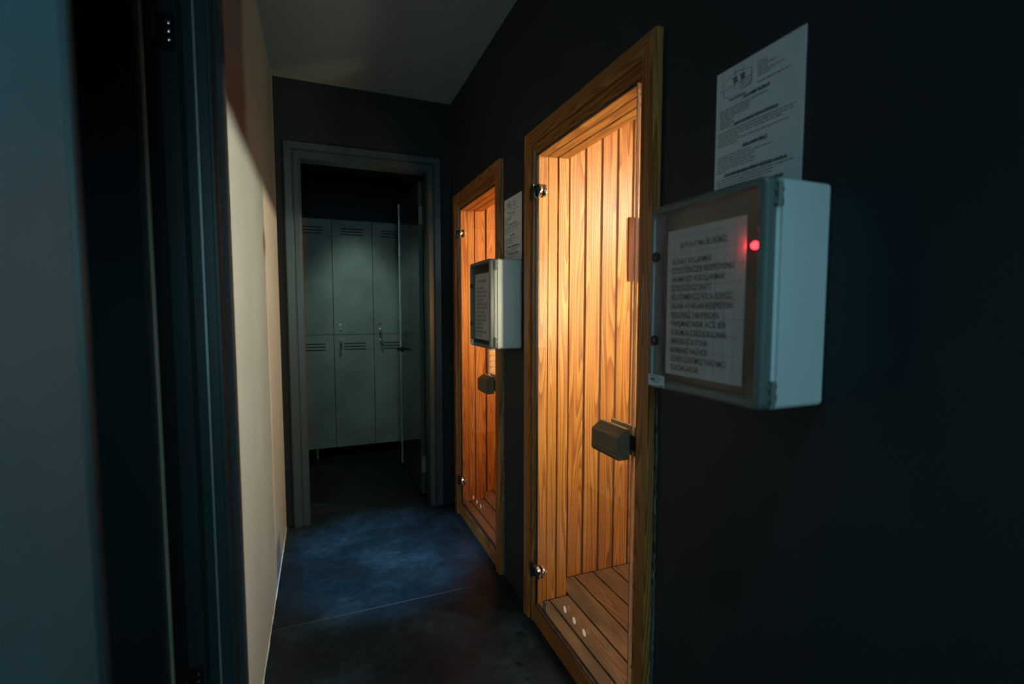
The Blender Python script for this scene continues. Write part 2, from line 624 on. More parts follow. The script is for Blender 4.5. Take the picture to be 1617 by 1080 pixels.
# rooms beyond
wall_with_holes('wall_changing_room_back', 'x', 5.12, 5.24, -1.5, 1.7, ZC, [], M['charcoal'], 'black wall behind and above the lockers')
wall_with_holes('wall_changing_room_left', 'y', -1.4, -1.52, YE + WT, 5.12, ZC, [], M['charcoal'], 'dark left wall of the changing room')
wall_with_holes('wall_changing_room_right', 'y', 1.6, 1.72, YE + WT, 5.12, ZC, [], M['charcoal'], 'dark right wall of the changing room')
wall_with_holes('wall_changing_room_front', 'x', YE, YE + WT, XR + 0.12, 1.72, ZC, [], M['charcoal'], 'dark front wall of the changing room')
wall_with_holes('wall_side_room_left', 'y', -2.1, -2.22, -0.4, YE, ZC, [], M['charcoal'], 'dark far wall of the side room')
wall_with_holes('wall_side_room_near', 'x', -0.4, -0.52, -2.22, XL - 0.13, ZC, [], M['charcoal'], 'dark near wall of the side room')

# window behind the camera
w1 = tag(empty('window_1', (0.16, YB, 1.05)), 'window behind the camera letting in cool daylight', 'window', kind='structure')
mb = MB()
mb.sweep([(WNH[0], WNH[2], 1, 1), (WNH[0], WNH[3], 1, -1), (WNH[1], WNH[3], -1, -1), (WNH[1], WNH[2], -1, 1)],
         [(0, 0), (0.05, 0), (0.05, 0.05), (0, 0.05)], lambda a, z, p: (a, YB - 0.02 - p, z), closed=True)
mb.build('window_frame', M['frame_metal'], w1)
MB().box((WNH[0] + 0.05, YB - 0.05, WNH[2] + 0.05), (WNH[1] - 0.05, YB - 0.044, WNH[3] - 0.05)).build('pane', M['sky_glass'], w1)

# pale sealant line along the foot of the left wall and floor-wall joints
mb = MB()
y = 1.36
while y < YE - 0.01:
    y2 = min(YE, y + random.uniform(0.05, 0.13))
    w_ = random.uniform(0.0022, 0.0045)
    mb.box((XL, y, 0), (XL + w_, y2, random.uniform(0.003, 0.006)))
    y = y2
tag(mb.build('trim_left', M['seal']), 'thin pale sealant line where the left wall meets the floor', 'sealant', kind='structure')

# ---------------------------------------------------------------- painted door frames
CASE = [(-0.006, -0.10), (-0.006, 0.006), (-0.002, 0.010), (0.026, 0.010), (0.028, 0.007), (0.031, 0.007), (0.033, 0.012), (0.037, 0.020),
        (0.074, 0.022), (0.080, 0.017), (0.083, 0.0), (0.083, -0.005), (0.002, -0.005), (0.002, -0.10)]


def upath(a0, a1, z1, sill=0.0):
    return [(a0, sill, -1, 0), (a0, z1, -1, 1), (a1, z1, 1, 1), (a1, sill, 1, 0)]


# door_2 : end doorway ------------------------------------------------------
d2 = tag(empty('door_2', (0.293, YE, 0)), 'open dark door in its grey frame at the end of the corridor', 'door', kind='structure')
mb = MB()
mb.sweep(upath(D2[0], D2[1], D2[3]), CASE, lambda a, z, p: (a, YE - p, z))
mb.build('door_casing', M['frame_metal'], d2, smooth=True)
mb = MB()   # reveal lining with a rebate
mb.sweep(upath(D2[0], D2[1], D2[3]), [(0.0, 0.0), (-0.012, 0.0), (-0.012, 0.11), (0.0, 0.11), (0.0, WT), (0.02, WT), (0.02, 0.0)],
         lambda a, z, p: (a, YE + p + 0.002, z))
mb.build('door_jamb', M['frame_metal'], d2)
# leaf swung open into the changing room
ang = R(90.8)
hx, hy = 0.690, YE + WT + 0.022
mxl = Matrix.Translation((hx, hy, 0)) @ Matrix.Rotation(R(0.9), 4, 'Z')
lf = MB().box((-0.034, 0.0, 0.012), (0.0, 0.80, 2.245), 0.002, mx=mxl).build('door_leaf', M['leaf'], d2)
MB().box((-0.0345, -0.002, 0.014), (0.0005, 0.0005, 2.243), mx=mxl).build('edge_band', M['frame_metal'], lf)
MB().box((-0.042, 0.785, 0.012), (-0.0335, 0.803, 2.245), 0.002, mx=mxl).build('edge_strip', M['edge_metal'], lf)
for hz in (0.17, 1.95):
    hb = MB()
    hb.box((-0.030, -0.004, hz), (-0.006, -0.0015, hz + 0.12), 0.0005, mx=mxl)
    hb.lathe([(0.007, hz - 0.002), (0.007, hz + 0.122)], (hx + 0.002, hy - 0.008, 0), (0, 0, 1), 12)
    hb.build('hinge', M['abs_dark'], d2)
for side in (-1, 1):
    hd = MB()
    sx = -0.034 if side < 0 else 0.0
    hd.lathe([(0.024, 0), (0.024, 0.006), (0.018, 0.009), (0.009, 0.010), (0.009, 0.045)], mxl @ Vector((sx, 0.725, 1.015)), (side, 0, 0), 20)
    p0 = mxl @ Vector((sx + side * 0.045, 0.725, 1.015))
    hd.tube([p0, p0 + Vector((0, -0.02, 0)), p0 + Vector((side * 0.004, -0.07, 0)), p0 + Vector((side * 0.004, -0.12, -0.002))], 0.0085, 12)
    hd.build('lever_handle', M['dark_metal'], lf, smooth=True)

# door_1 : doorway in the left wall --------------------------------------------
d1 = tag(empty('door_1', (XL, 0.93, 0)), 'dark door standing open in the grey frame of the left wall', 'door', kind='structure')
mb = MB()
C1 = [(d, p + 0.012 if p > 0 else (p if p > -0.05 else 0.012)) for d, p in CASE]
path1 = upath(D1[0] - 0.004, D1[1] - 0.014, D1[3])
mb.sweep(path1[1:], C1, lambda a, z, p: (XL + p, a, z))
mb.sweep([(a, z, da * 0.42, dz) for a, z, da, dz in path1[:2]], C1, lambda a, z, p: (XL + p, a, z))
mb.build('door_casing', M['frame_metal'], d1, smooth=True)
# far jamb and near jamb: stepped linings through the wall
mb = MB()
for jy, s in ((D1[1] - 0.012, 1), (D1[0] + 0.006, -1)):
    steps = [(-0.2135, -0.2335, -0.0078), (-0.2395, -0.260, 0.003), (-0.269, -0.303, 0.006)]
    for x0, x1, d in steps:
        mb.box((x0, jy + s * d, 0.0), (x1, jy + s * 0.03, D1[3]), 0.0012)
    mb.box((-0.2135, jy + s * 0.016, 0), (-0.36, jy + s * 0.03, D1[3]))
mb.box((-0.207, D1[0], D1[3] - 0.012), (-0.303, D1[1], D1[3] + 0.02))
mb.build('door_jamb', M['frame_metal'], d1)
MB().box((-0.2605, 1.2575, 0), (-0.2685, 1.259, D1[3])).build('groove_strip', M['dark_gap'], d1)  # black strip darkens the groove between the jamb steps
MB().box((-0.2390, 1.246, 0), (-0.2345, 1.2505, D1[3])).build('frame_seal', M['edge_metal'], d1)
mb = MB()
mb.box((-0.354, 1.255, 0.0), (-0.303, 1.2618, D1[3]))
mb.build('gap_strip', M['dark_gap'], d1)  # black strip put in to darken the gap between leaf and jamb
# leaf, folded back into the side room
leaf = MB().box((-0.327, 1.188, 0.012), (-1.03, 1.226, 2.25), 0.002).build('door_leaf', M['leaf'], d1)
MB().box((-0.3275, 1.190, 0.014), (-0.3258, 1.215, 2.248)).build('edge_band', M['frame_metal'], leaf)
MB().box((-0.3262, 1.2165, 0.012), (-0.3215, 1.2255, 2.25)).build('edge_strip', plain('beige_edge_strip', (0.50, 0.44, 0.34), 0.5), leaf)
for hz in (0.45, 1.90):
    hb = MB()
    hb.lathe([(0.006, 0), (0.006, 0.075)], (-0.302, 1.214, hz), (0, 0, 1), 14)
    hb.box((-0.302, 1.2535, hz), (-0.272, 1.2495, hz + 0.075), 0.0005)
    hb.build('hinge', M['dark_metal'], d1, smooth=True)
    for q in range(3):
        MB().lathe([(0.0042, 0), (0.0042, 0.0012), (0.002, 0.002)], (-0.284, 1.2495, hz + 0.022 + q * 0.0175), (0, -1, 0), 12).build('screw', M['chrome'], d1, smooth=True)

# ---------------------------------------------------------------- sauna cabins
SCZ = 2.42                      # cabin ceiling
SY0, SY1 = 0.80, 1.925          # cabin interior along the corridor
SX1 = 2.25
FZ = 0.088                      # deck height
OY0, OY1, OZ = 1.115, 1.80, 1.975
objs_sauna = []


def sauna_room(k):
    dy = k * SAUNA_STEP
    which = ('nearer', 'farther')[k]
    # far wall boards (perpendicular to the corridor)
    mb = MB()
    x = 0.962 if k == 0 else 0.962
    y1 = SY1 + dy
    while x < SX1:
        w = 0.0855
        mb.box((x + 0.0054, y1, FZ), (min(x + w, SX1) - 0.0054, y1 + 0.014, SCZ), 0.002)
        x += w
    tag(mb.build('wall_sauna_far' if k == 0 else 'wall_second_sauna_far', M['wood_z']), f'upright pine boards of the {which} sauna seen through its glass door', 'wall', kind='structure')
    mb = MB()
    x = 0.962
    while x < SX1:
        mb.box((x + 0.002, SY0 + dy - 0.014, FZ), (min(x + 0.0855, SX1) - 0.002, SY0 + dy, SCZ), 0.002)
        x += 0.0855
    tag(mb.build('wall_sauna_near' if k == 0 else 'wall_second_sauna_near', M['wood_z']), f'upright pine boards on the near side of the {which} sauna', 'wall', kind='structure')
    mb = MB()
    y = SY0 + dy
    while y < y1 - 0.01:
        mb.box((SX1, y + 0.002, FZ), (SX1 + 0.014, min(y + 0.0855, y1) - 0.002, SCZ), 0.002)
        y += 0.0855
    tag(mb.build('wall_sauna_back' if k == 0 else 'wall_second_sauna_back', M['wood_z']), f'upright pine boards at the back of the {which} sauna', 'wall', kind='structure')
    mb = MB()
    y = SY0 + dy
    while y < y1 - 0.01:
        for (xa, xb) in ((0.962, 0.976),):
            if y + 0.0855 < OY0 + dy - 0.005 or y > OY1 + dy:
                mb.box((xa, y + 0.002, FZ), (xb, min(y + 0.0855, y1) - 0.002, SCZ), 0.002)
        else:
            mb.box((0.9815, y + 0.002, OZ + 0.02), (0.990, y + 0.0835, SCZ), 0.002)
        y += 0.0855
    tag(mb.build('wall_sauna_front' if k == 0 else 'wall_second_sauna_front', M['wood_z']), f'pine boards round the door inside the {which} sauna', 'wall', kind='structure')
    mb = MB()
    x = 0.98
    while x < SX1:
        mb.box((x + 0.002, SY0 + dy, SCZ), (min(x + 0.0855, SX1) - 0.002, y1, SCZ + 0.014), 0.002)
        x += 0.0855
    tag(mb.build('ceiling_sauna' if k == 0 else 'ceiling_second_sauna', M['wood_y']), f'pine ceiling of the {which} sauna', 'ceiling', kind='structure')
    # shell that closes the cabin behind the boards
    mb = MB()
    mb.box((0.965, y1 + 0.0145, 0), (SX1 + 0.05, y1 + 0.03, SCZ + 0.04))
    mb.box((0.965, SY0 + dy - 0.03, 0), (SX1 + 0.05, SY0 + dy - 0.0145, SCZ + 0.04))
    mb.box((SX1 + 0.0145, SY0 + dy - 0.02, 0), (SX1 + 0.05, y1 + 0.02, SCZ + 0.04))
    mb.box((0.965, SY0 + dy - 0.02, SCZ + 0.0145), (SX1 + 0.05, y1 + 0.02, SCZ + 0.04))
    tag(mb.build('wall_sauna_shell' if k == 0 else 'wall_second_sauna_shell', M['backing']), f'dark backing behind the boards of the {which} sauna', 'wall', kind='structure')
    # slatted deck: boards along the corridor
    mb = MB()
    edges = [0.842, 0.897, 0.992, 1.090, 1.193, 1.298]
    while edges[-1] < SX1:
        edges.append(edges[-1] + 0.1)
    for a, b in zip(edges, edges[1:]):
        lo_, hi_ = (OY0 + dy, OY1 + dy) if b < 0.98 else (SY0 + dy, y1)
        if 0.9 < b < 1.0:
            mb.box((a + 0.003, OY0 + dy, FZ - 0.022), (b - 0.003, OY1 + dy, FZ), 0.002)
            continue
        mb.box((a + 0.003, lo_, FZ - 0.022), (min(b, SX1) - 0.003, hi_ - 0.001, FZ), 0.002)
    for yy in (OY0 + dy + 0.05, OY0 + dy + 0.33, OY1 + dy - 0.05):
        mb.box((0.845, yy, 0.001), (SX1, yy + 0.04, FZ - 0.0225))
    tag(mb.build('floor_sauna' if k == 0 else 'floor_second_sauna', M['deck']), f'worn slatted wooden floor of the {which} sauna', 'floor', kind='structure')


def sauna_door(k):
    """frame, glass leaf, hinges and handle, as one structure tree"""
    dy = 0
    root = empty('door_3', (XR, (OY0 + OY1) / 2, 0))
    root['kind'] = 'structure'
    f = lambda a, z, p: (XR - p, a + dy, z)
    # outer casing
    CP = [(0.0, -0.002), (0.0, 0.020), (0.003, 0.025), (0.051, 0.025), (0.054, 0.022), (0.054, -0.002)]
    A0, A1, AZ = 1.100, 1.842, 2.022
    for nm, quad, mat in (('casing_upright', 0, 'casing_z'), ('casing_head', 1, 'casing_y'), ('casing_upright', 2, 'casing_z')):
        path = upath(A0, A1, AZ)
        MB().sweep(path[quad:quad + 2], CP, f).build(nm, M[mat], root)
    # inner frame with a small bead, set back from the casing
    IP = [(0.0, -0.03), (0.0, 0.004), (0.001, 0.010), (0.010, 0.010), (0.012, 0.013), (0.022, 0.013), (0.024, 0.010), (0.0215, 0.010), (0.040, 0.010), (0.040, -0.03)]
    IP = [(0.0, -0.03), (0.0, 0.004), (0.002, 0.006), (0.018, 0.006), (0.020, 0.014), (0.030, 0.014), (0.032, 0.008), (0.041, 0.008), (0.041, -0.03)]
    B0, B1, BZ = 1.133, 1.802, 1.981
    # far upright, head, near upright (narrow) and sill
    path = [(B0, 0.0, -0.8, 0), (B0, BZ, -0.8, 1), (B1, BZ, 1, 1), (B1, 0.0, 1, 0)]
    for nm, quad, mat in (('frame_upright', 0, 'casing_z'), ('frame_head', 1, 'casing_y'), ('frame_upright', 2, 'casing_z')):
        pr = [(d, min(p, 0.0005)) for d, p in IP] if quad == 0 else IP
        MB().sweep(path[quad:quad + 2], pr, f).build(nm, M[mat], root)
    MB().box((XR - 0.013, B0 - 0.03, 0.0), (XR + 0.004, B1 + 0.012, 0.078), 0.002).build('sill', M['casing_y'], root)
    # lining of the opening: boards across the wall thickness
    mb = MB()
    for xa, xb in ((0.842, 0.8822), (0.8840, 0.9262), (0.9325, 0.9800)):
        mb.box((xa, OY1 + 0.001, FZ), (xb, OY1 + 0.016, OZ + 0.016), 0.0015)
    mb.build('lining_upright', M['wood_z'], root)
    mb = MB()
    for xa, xb in ((0.842, 0.8822), (0.8840, 0.9262), (0.9325, 0.9800)):
        mb.box((xa, OY0 - 0.016, FZ), (xb, OY0 - 0.001, OZ + 0.016), 0.0015)
    mb.build('lining_upright', M['wood_z'], root)
    mb = MB()
    for xa, xb in ((0.842, 0.8810), (0.8860, 0.9260), (0.9325, 0.9800)):
        mb.box((xa, OY0, OZ + 0.001), (xb, OY1, OZ + 0.016), 0.0015)
    mb.build('lining_head', M['wood_y'], root)
    # glass leaf
    g0, g1 = 1.1365, 1.7985
    gl = MB().box((0.8305, g0 + 0.0012, 0.084), (0.8385, g1, 1.976)).build('glass_leaf', M['glass'], root)
    MB().box((0.8305, g0, 0.084), (0.8385, g0 + 0.0012, 1.976)).build('glass_edge', M['glass_edge'], gl)
    mb = MB()
    mb.box((0.830, g1, 0.08), (0.8395, g1 + 0.003, 1.980))
    mb.box((0.8300, g0 + 0.0014, 0.084), (0.8304, g0 + 0.0035, 1.976))
    mb.box((0.830, g0, 1.976), (0.8395, g1, 1.9795))
    mb.box((0.830, g0, 0.079), (0.8395, g1, 0.0838))
    mb.build('gap_strip', M['dark_gap'], root)
    for yy in (1.533, 1.463, 1.392):
        MB().lathe([(0.0120, 0), (0.0120, 0.0006)], (0.8304, yy, 0.222), (-1, 0, 0), 24).build('dot_sticker', M['sticker'], gl)
    # hinges
    for hz in (1.825, 0.243):
        h = MB()
        h.lathe([(0.026, 0), (0.0275, 0.003), (0.0275, 0.009), (0.024, 0.013), (0.012, 0.0145), (0.001, 0.0145)], (0.8302, 1.768, hz), (-1, 0, 0), 32)
        h.lathe([(0.026, 0), (0.0275, 0.003), (0.0275, 0.008), (0.024, 0.011), (0.001, 0.012)], (0.8388, 1.768, hz), (1, 0, 0), 32)
        ho = h.build('hinge', M['chrome'], root, smooth=True)
        hb = MB()
        hb.box((0.812, 1.787, hz - 0.024), (0.832, 1.806, hz + 0.024), 0.004, seg=2)
        hb.lathe([(0.0055, 0), (0.0055, 0.062)], (0.8125, 1.799, hz - 0.031), (0, 0, 1), 14)
        hb.build('hinge_knuckle', M['dark_metal'], ho, smooth=True)
    # handles: a wooden block on both faces, chamfered towards the hand
    for s, x0 in ((-1, 0.8200), (1, 0.8490)):
        x1 = x0 + s * 0.042
        xc = x0 + s * 0.034
        poly = [(x0, 0.918), (xc + s * 0.004, 0.918), (x1, 0.926), (x1, 0.984), (x0 + s * 0.010, 1.006), (x0, 1.006)]
        hb = MB()
        hb.prism(poly, 'y', 1.132, 1.272)
        h = hb.build('handle', M['handle_wood'], gl)
        st = MB()
        for yy in (1.165, 1.240):
            xa = 0.8304 if s < 0 else 0.8386
            st.lathe([(0.009, 0), (0.009, abs(x0 - xa))], (xa, yy, 0.962), (s, 0, 0), 16)
        st.build('spacer', M['dark_metal'], h)
    lk = MB()
    lk.box((0.818, 1.1065, 0.945), (0.8300, 1.1300, 0.990), 0.002)
    lk.build('latch_plate', M['dark_metal'], root)
    MB().box((0.8290, 1.694, 0.108), (0.8303, 1.722, 0.150), 0.0005).build('magnet_catch', M['catch'], gl)
    # old filler along the near edge of the casing
    cb = MB()
    z = 0.0
    while z < 1.19:
        z2 = z + random.uniform(0.008, 0.022)
        w_ = random.uniform(0.008, 0.013)
        cb.box((XR - 0.0025 - random.uniform(0, 0.002), 1.0462 - w_, z), (XR - 0.0003, 1.0462, z2))
        z = z2
    cb.build('filler_strip', M['caulk'], root)
    return root


for k in (0, 1):
    sauna_room(k)
d3 = sauna_door(0)
tag(d3, 'nearer glass sauna door in a pine frame, wooden block handle and chrome hinges', 'glass door')
d4 = copy_tree(d3)
d4.name = 'door_4'
d4.location.y += SAUNA_STEP
tag(d4, 'farther glass sauna door in a pine frame, partly behind the farther control box', 'glass door')

# dark board added in place of a shadow on the nearer sauna's far wall
tb = tag(empty('shadow_board', (1.425, SY1, 1.485)), 'narrow reddish brown board added in place of a shadow on the far wall inside the nearer sauna', 'board')
MB().box((1.362, SY1 - 0.012, 1.485), (1.465, SY1, 1.785), 0.002).build('backboard', M['shadow_wood'], tb)
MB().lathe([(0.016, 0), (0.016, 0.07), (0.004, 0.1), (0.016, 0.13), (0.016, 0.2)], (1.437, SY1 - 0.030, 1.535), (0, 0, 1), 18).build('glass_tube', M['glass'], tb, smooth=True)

# sauna lamps (their light is set at the top of the script)
lamp0 = added0 = None
for k in (0, 1):
    dy = k * SAUNA_STEP
    if k == 0:
        lp = empty('sauna_lamp', (SX1, 0.925, 2.05))
        MB().box((SX1 - 0.025, 0.855, 1.98), (SX1 - 0.0005, 0.995, 2.12), 0.005).build('lamp_base', M['steel'], lp)
        MB().lathe([(0.055, 0), (0.06, 0.02), (0.055, 0.06), (0.035, 0.085), (0.001, 0.09)], (SX1 - 0.025, 0.925, 2.05), (-1, 0, 0), 24).build('lamp_glass', M['bulb'], lp, smooth=True)
        lamp0 = lp
        cp = empty('added_lamp', (1.34, SY0, 1.22))  # unseen fitting added to go with the far-wall light
        MB().box((1.260, SY0 + 0.0005, 1.22), (1.420, SY0 + 0.012, 1.50), 0.003).build('back_panel', M['wood_z'], cp)
        MB().box((1.280, SY0 + 0.012, 1.25), (1.400, SY0 + 0.052, 1.47), 0.01).build('lamp_glass', M['bulb'], cp)
        added0 = cp
    else:
        lp = copy_tree(lamp0)
        lp.location.y += dy
        cp = copy_tree(added0)
        cp.location.y += dy
    w_ = ('nearer', 'farther')[k]
    tag(lp, f'round white lamp high on the back wall inside the {w_} sauna', 'lamp', 'round lamps of the saunas')
    tag(cp, f'unseen low rectangular lamp added beside the door inside the {w_} sauna', 'lamp', 'added rectangular lamps of the saunas')

# slatted panel with added glow on the far wall of the farther sauna
sy = SY1 + SAUNA_STEP
sl = tag(empty('slatted_panel', (1.15, sy, 0.86)), 'pale slatted wooden panel with an added glow, low on the wall of the farther sauna', 'lamp')
MB().box((1.065, sy - 0.010, 0.87), (1.255, sy - 0.001, 1.13), 0.002).build('back_panel', glow('slat_back_glow', (1.0, 0.78, 0.52), 0.75), sl)
for q in range(6):
    z0_ = 0.880 + q * 0.040
    MB().box((1.060, sy - 0.034, z0_), (1.260, sy - 0.022, z0_ + 0.030), 0.003).build('slat', M['slat_wood'], sl)
MB().box((1.066, sy - 0.022, 0.865), (1.076, sy - 0.010, 1.135)).build('slat_bracket', M['slat_wood'], sl)
MB().box((1.244, sy - 0.022, 0.865), (1.254, sy - 0.010, 1.135)).build('slat_bracket', M['slat_wood'], sl)

# recessed downlight above the corridor (source of the cool pool on the floor)
dl = tag(empty('ceiling_downlight', (0.25, 1.75, ZC)), 'round recessed downlight over the middle of the corridor', 'downlight', 'recessed corridor downlights')
MB().lathe([(0.050, 0), (0.050, 0.006), (0.036, 0.010), (0.034, 0.001)], (0.25, 1.75, ZC - 0.0005), (0, 0, -1), 28).build('trim_ring', M['steel'], dl, smooth=True)
MB().lathe([(0.033, 0), (0.033, 0.002)], (0.25, 1.75, ZC - 0.0008), (0, 0, -1), 28).build('lens', M['cool_bulb'], dl)
dl_added = copy_tree(dl)  # unseen fitting added for the spot washing the near left wall
dl_added.location.y = 0.10
tag(dl_added, 'round recessed downlight added in the corridor ceiling to wash the near left wall', 'downlight')

# ---------------------------------------------------------------- control boxes
BX0 = 0.685
BW, BZ0, BZ1 = 0.300, 1.177, 1.572
TXT = ["SAYIN KAT MALİKLERİMİZ ;", "", "SAUNAYI KULLANMAK", "İSTEDİĞİNİZDE RESEPSİYONU", "ARAMANIZI VE KULLANMAK", "İSTEDİĞİNİZ SAATİ", "BİLDİRMENİZİ RİCA EDERİZ.",
       "SAUNA AYARLARI RESEPSİYON", "PERSONELİ TARAFINDAN", "YAPILMAKTADIR. ACİL BİR", "DURUMDA İÇERİDE BULUNAN", "EMERGENSİ BUTONA", "BASMANIZ HALİNDE", "GÖREVLİLERİMİZ YARDIMCI", "OLACAKLARDIR."]


def rrect(y0, y1, z0, z1, r, n=5):
    pts = []
    for cy, cz, a0 in ((y1 - r, z1 - r, 0), (y0 + r, z1 - r, 90), (y0 + r, z0 + r, 180), (y1 - r, z0 + r, 270)):
        for k in range(n + 1):
            a = R(a0 + 90 * k / n)
            pts.append((cy + r * math.cos(a), cz + r * math.sin(a)))
    return pts


def control_box():
    y0, y1 = 0.585, 0.585 + BW
    root = empty('control_box', (XR, y0 + BW / 2, BZ0))
    # shell: rounded edges, open front
    mb = MB()
    secs = [(XR - 0.0005, 0.004), (XR - 0.004, 0.0), (0.722, 0.0), (0.722, 0.004), (0.716, 0.004)]
    outer = [[(x, *p) for p in rrect(y0 + o, y1 - o, BZ0 + o, BZ1 - o, 0.010)] for x, o in secs]
    inner = [[(x, *p) for p in rrect(y0 + 0.008, y1 - 0.008, BZ0 + 0.008, BZ1 - 0.008, 0.006)] for x in (0.716, 0.775)]
    rings = outer + inner
    n = len(rings[0])
    vs = [p for rg in rings for p in rg]
    fs = []
    for i in range(len(rings) - 1):
        for k in range(n):
            k2 = (k + 1) % n
            fs.append((i * n + k, i * n + k2, (i + 1) * n + k2, (i + 1) * n + k))
    fs.append(tuple(range(n)))
    fs.append(tuple((len(rings) - 1) * n + k for k in range(n)))
    mb.add(vs, fs)
    mb.build('box_body', M['abs'], root, smooth=True)
    # cover rim
    mb = MB()
    ring = []
    prof = [(0.714, 0.0), (0.690, 0.0), (0.686, 0.003), (BX0, 0.006), (BX0, 0.014), (0.688, 0.016), (0.714, 0.016)]
    rings = [[(x, *p) for p in rrect(y0 + o, y1 - o, BZ0 + o, BZ1 - o, max(0.012, 0.016 - o))] for x, o in prof]
    vs = [p for rg in rings for p in rg]
    fs = []
    m_ = len(rings)
    for i in range(m_):
        for k in range(n):
            k2, i2 = (k + 1) % n, (i + 1) % m_
            fs.append((i * n + k, i * n + k2, i2 * n + k2, i2 * n + k))
    mb.add(vs, fs)
    cv = mb.build('cover', M['abs_dark'], root, smooth=True)
    MB().box((0.7145, y0 + 0.004, BZ0 + 0.012), (0.7158, y1 - 0.004, BZ1 - 0.012)).build('cover_seal', M['black'], cv)
    mb = MB()
    mb.prism([(a, b) for a, b in rrect(y0 + 0.013, y1 - 0.013, BZ0 + 0.013, BZ1 - 0.013, 0.010)], 'x', 0.687, 0.690)
    mb.build('cover_window', M['cover'], cv)
    # inside plate
    MB().box((0.738, y0 + 0.010, BZ0 + 0.010), (0.742, y1 - 0.010, BZ1 - 0.010)).build('inner_plate', M['panel'], root)
    mb = MB()
    mb.box((0.712, 0.604, 1.30), (0.7375, 0.625, 1.52), 0.002)
    mb.build('terminal_strip', M['panel'], root)
    MB().lathe([(0.006, 0), (0.006, 0.004), (0.003, 0.007), (0.0005, 0.008)], (0.7115, 0.6155, 1.490), (-1, 0, 0), 16).build('signal_light', M['led_off'], root, smooth=True)
    # two black lock screws at the far edge
    for zz in (1.464, 1.282):
        s_ = MB()
        s_.lathe([(0.011, 0), (0.011, 0.004), (0.008, 0.006), (0.0075, 0.003), (0.0005, 0.003)], (0.6868, 0.862, zz), (-1, 0, 0), 24)
        s_.box((0.6815, 0.8555, zz - 0.0012), (0.6835, 0.8685, zz + 0.0012))
        s_.build('lock_screw', M['black'], cv, smooth=True)
    # hinges on the near edge
    for zz in (BZ0 + 0.012, BZ1 - 0.052):
        h = MB()
        h.lathe([(0.0055, 0), (0.0055, 0.040)], (0.7085, y0 - 0.0035, zz), (0, 0, 1), 14)
        h.box((0.700, y0 - 0.003, zz + 0.004), (0.722, y0 + 0.001, zz + 0.016), 0.001)
        h.box((0.700, y0 - 0.003, zz + 0.026), (0.722, y0 + 0.001, zz + 0.034), 0.001)
        h.build('cover_hinge', M['abs_dark'], root, smooth=True)
    MB().lathe([(0.003, 0), (0.003, BZ1 - BZ0 - 0.10)], (0.7080, y0 - 0.0015, BZ0 + 0.05), (0, 0, 1), 10).build('hinge_rod', M['abs'], root, smooth=True)
    # small type plate sticker
    mb = MB()
    mb.box((0.6842, 0.8265, 1.1815), (0.6848, 0.8795, 1.2065), mi=0)
    for q, (ya, yb, h_) in enumerate([(0.874, 0.846, 0.0012), (0.872, 0.856, 0.0035), (0.852, 0.832, 0.0016), (0.872, 0.842, 0.0012), (0.866, 0.846, 0.0010), (0.842, 0.830, 0.0022)]):
        zz = (1.2035, 1.1985, 1.2000, 1.1945, 1.1905, 1.1850)[q]
        mb.box((0.6838, ya, zz), (0.6841, yb, zz - h_), mi=1)
    mb.build('type_label', [M['paper'], M['ink']], cv)
    return root


def printed_note(mb, far, near, top, bot, xf):
    """sheet with a grid; text runs from the far edge towards the near edge"""
    mb.box((xf, near, bot), (xf + 0.0006, far, top), mi=0)
    H = top - bot
    W = far - near
    k = 1
    for i in range(1, 9):
        z = top - H * (i - 0.55) / 9.0
        mb.box((xf - 0.0004, near + 0.002, z), (xf - 0.0002, far - 0.002, z + 0.0006), mi=2)
    for i in range(1, 9):
        yy = far - W * i / 9.0
        mb.box((xf - 0.0004, yy, bot + 0.004), (xf - 0.0002, yy + 0.0005, top - 0.02), mi=2)
    z = top - 0.040
    for i, t in enumerate(TXT):
        if t:
            text_mesh(mb, t, 0.0165, (xf - 0.0004, far - (0.038 if i == 0 else 0.015), z), (0, -1, 0), (0, 0, 1), (-1, 0, 0), 1, bold=0.00025, width=len(t) * (0.0066 if i else 0.0053))
        z -= 0.0185 if i else 0.0135


cb1 = control_box()
tag(cb1, 'nearer grey control box with clear cover and red light, largest in view', 'control box', 'wall-mounted control boxes')
cb2 = copy_tree(cb1)
cb2.location.y += 1.380
tag(cb2, 'farther grey control box with no lit lamp, hanging beside the second sauna door', 'control box', 'wall-mounted control boxes')
for r_ in (cb1,):
    MB().lathe([(0.0072, 0), (0.0072, 0.003), (0.0045, 0.007), (0.0005, 0.0085)], (0.7115, 0.6275, 1.4625), (-1, 0, 0), 20).build('red_lamp', M['led'], r_, smooth=True)
for r_, dy, lab in ((cb1, 0, 'typed notice on grid paper inside the nearer control box'), (cb2, 1.380, 'typed notice on grid paper inside the farther control box')):
    mb = MB()
    printed_note(mb, 0.842 + dy, 0.637 + dy, 1.5165, 1.212, 0.7000)
    o = mb.build('typed_notice', [M['paper'], M['ink'], M['ink_thin']], recalc=False)
    tag(o, lab, 'notice', 'typed notices behind the box covers')
led = light('red_lamp_light', 'POINT', (0.6935, 0.6275, 1.4625), (0, 0, 0), 0.03, (1.0, 0.05, 0.05), shadow_soft_size=0.004)

# ---------------------------------------------------------------- rules sheets on the right wall


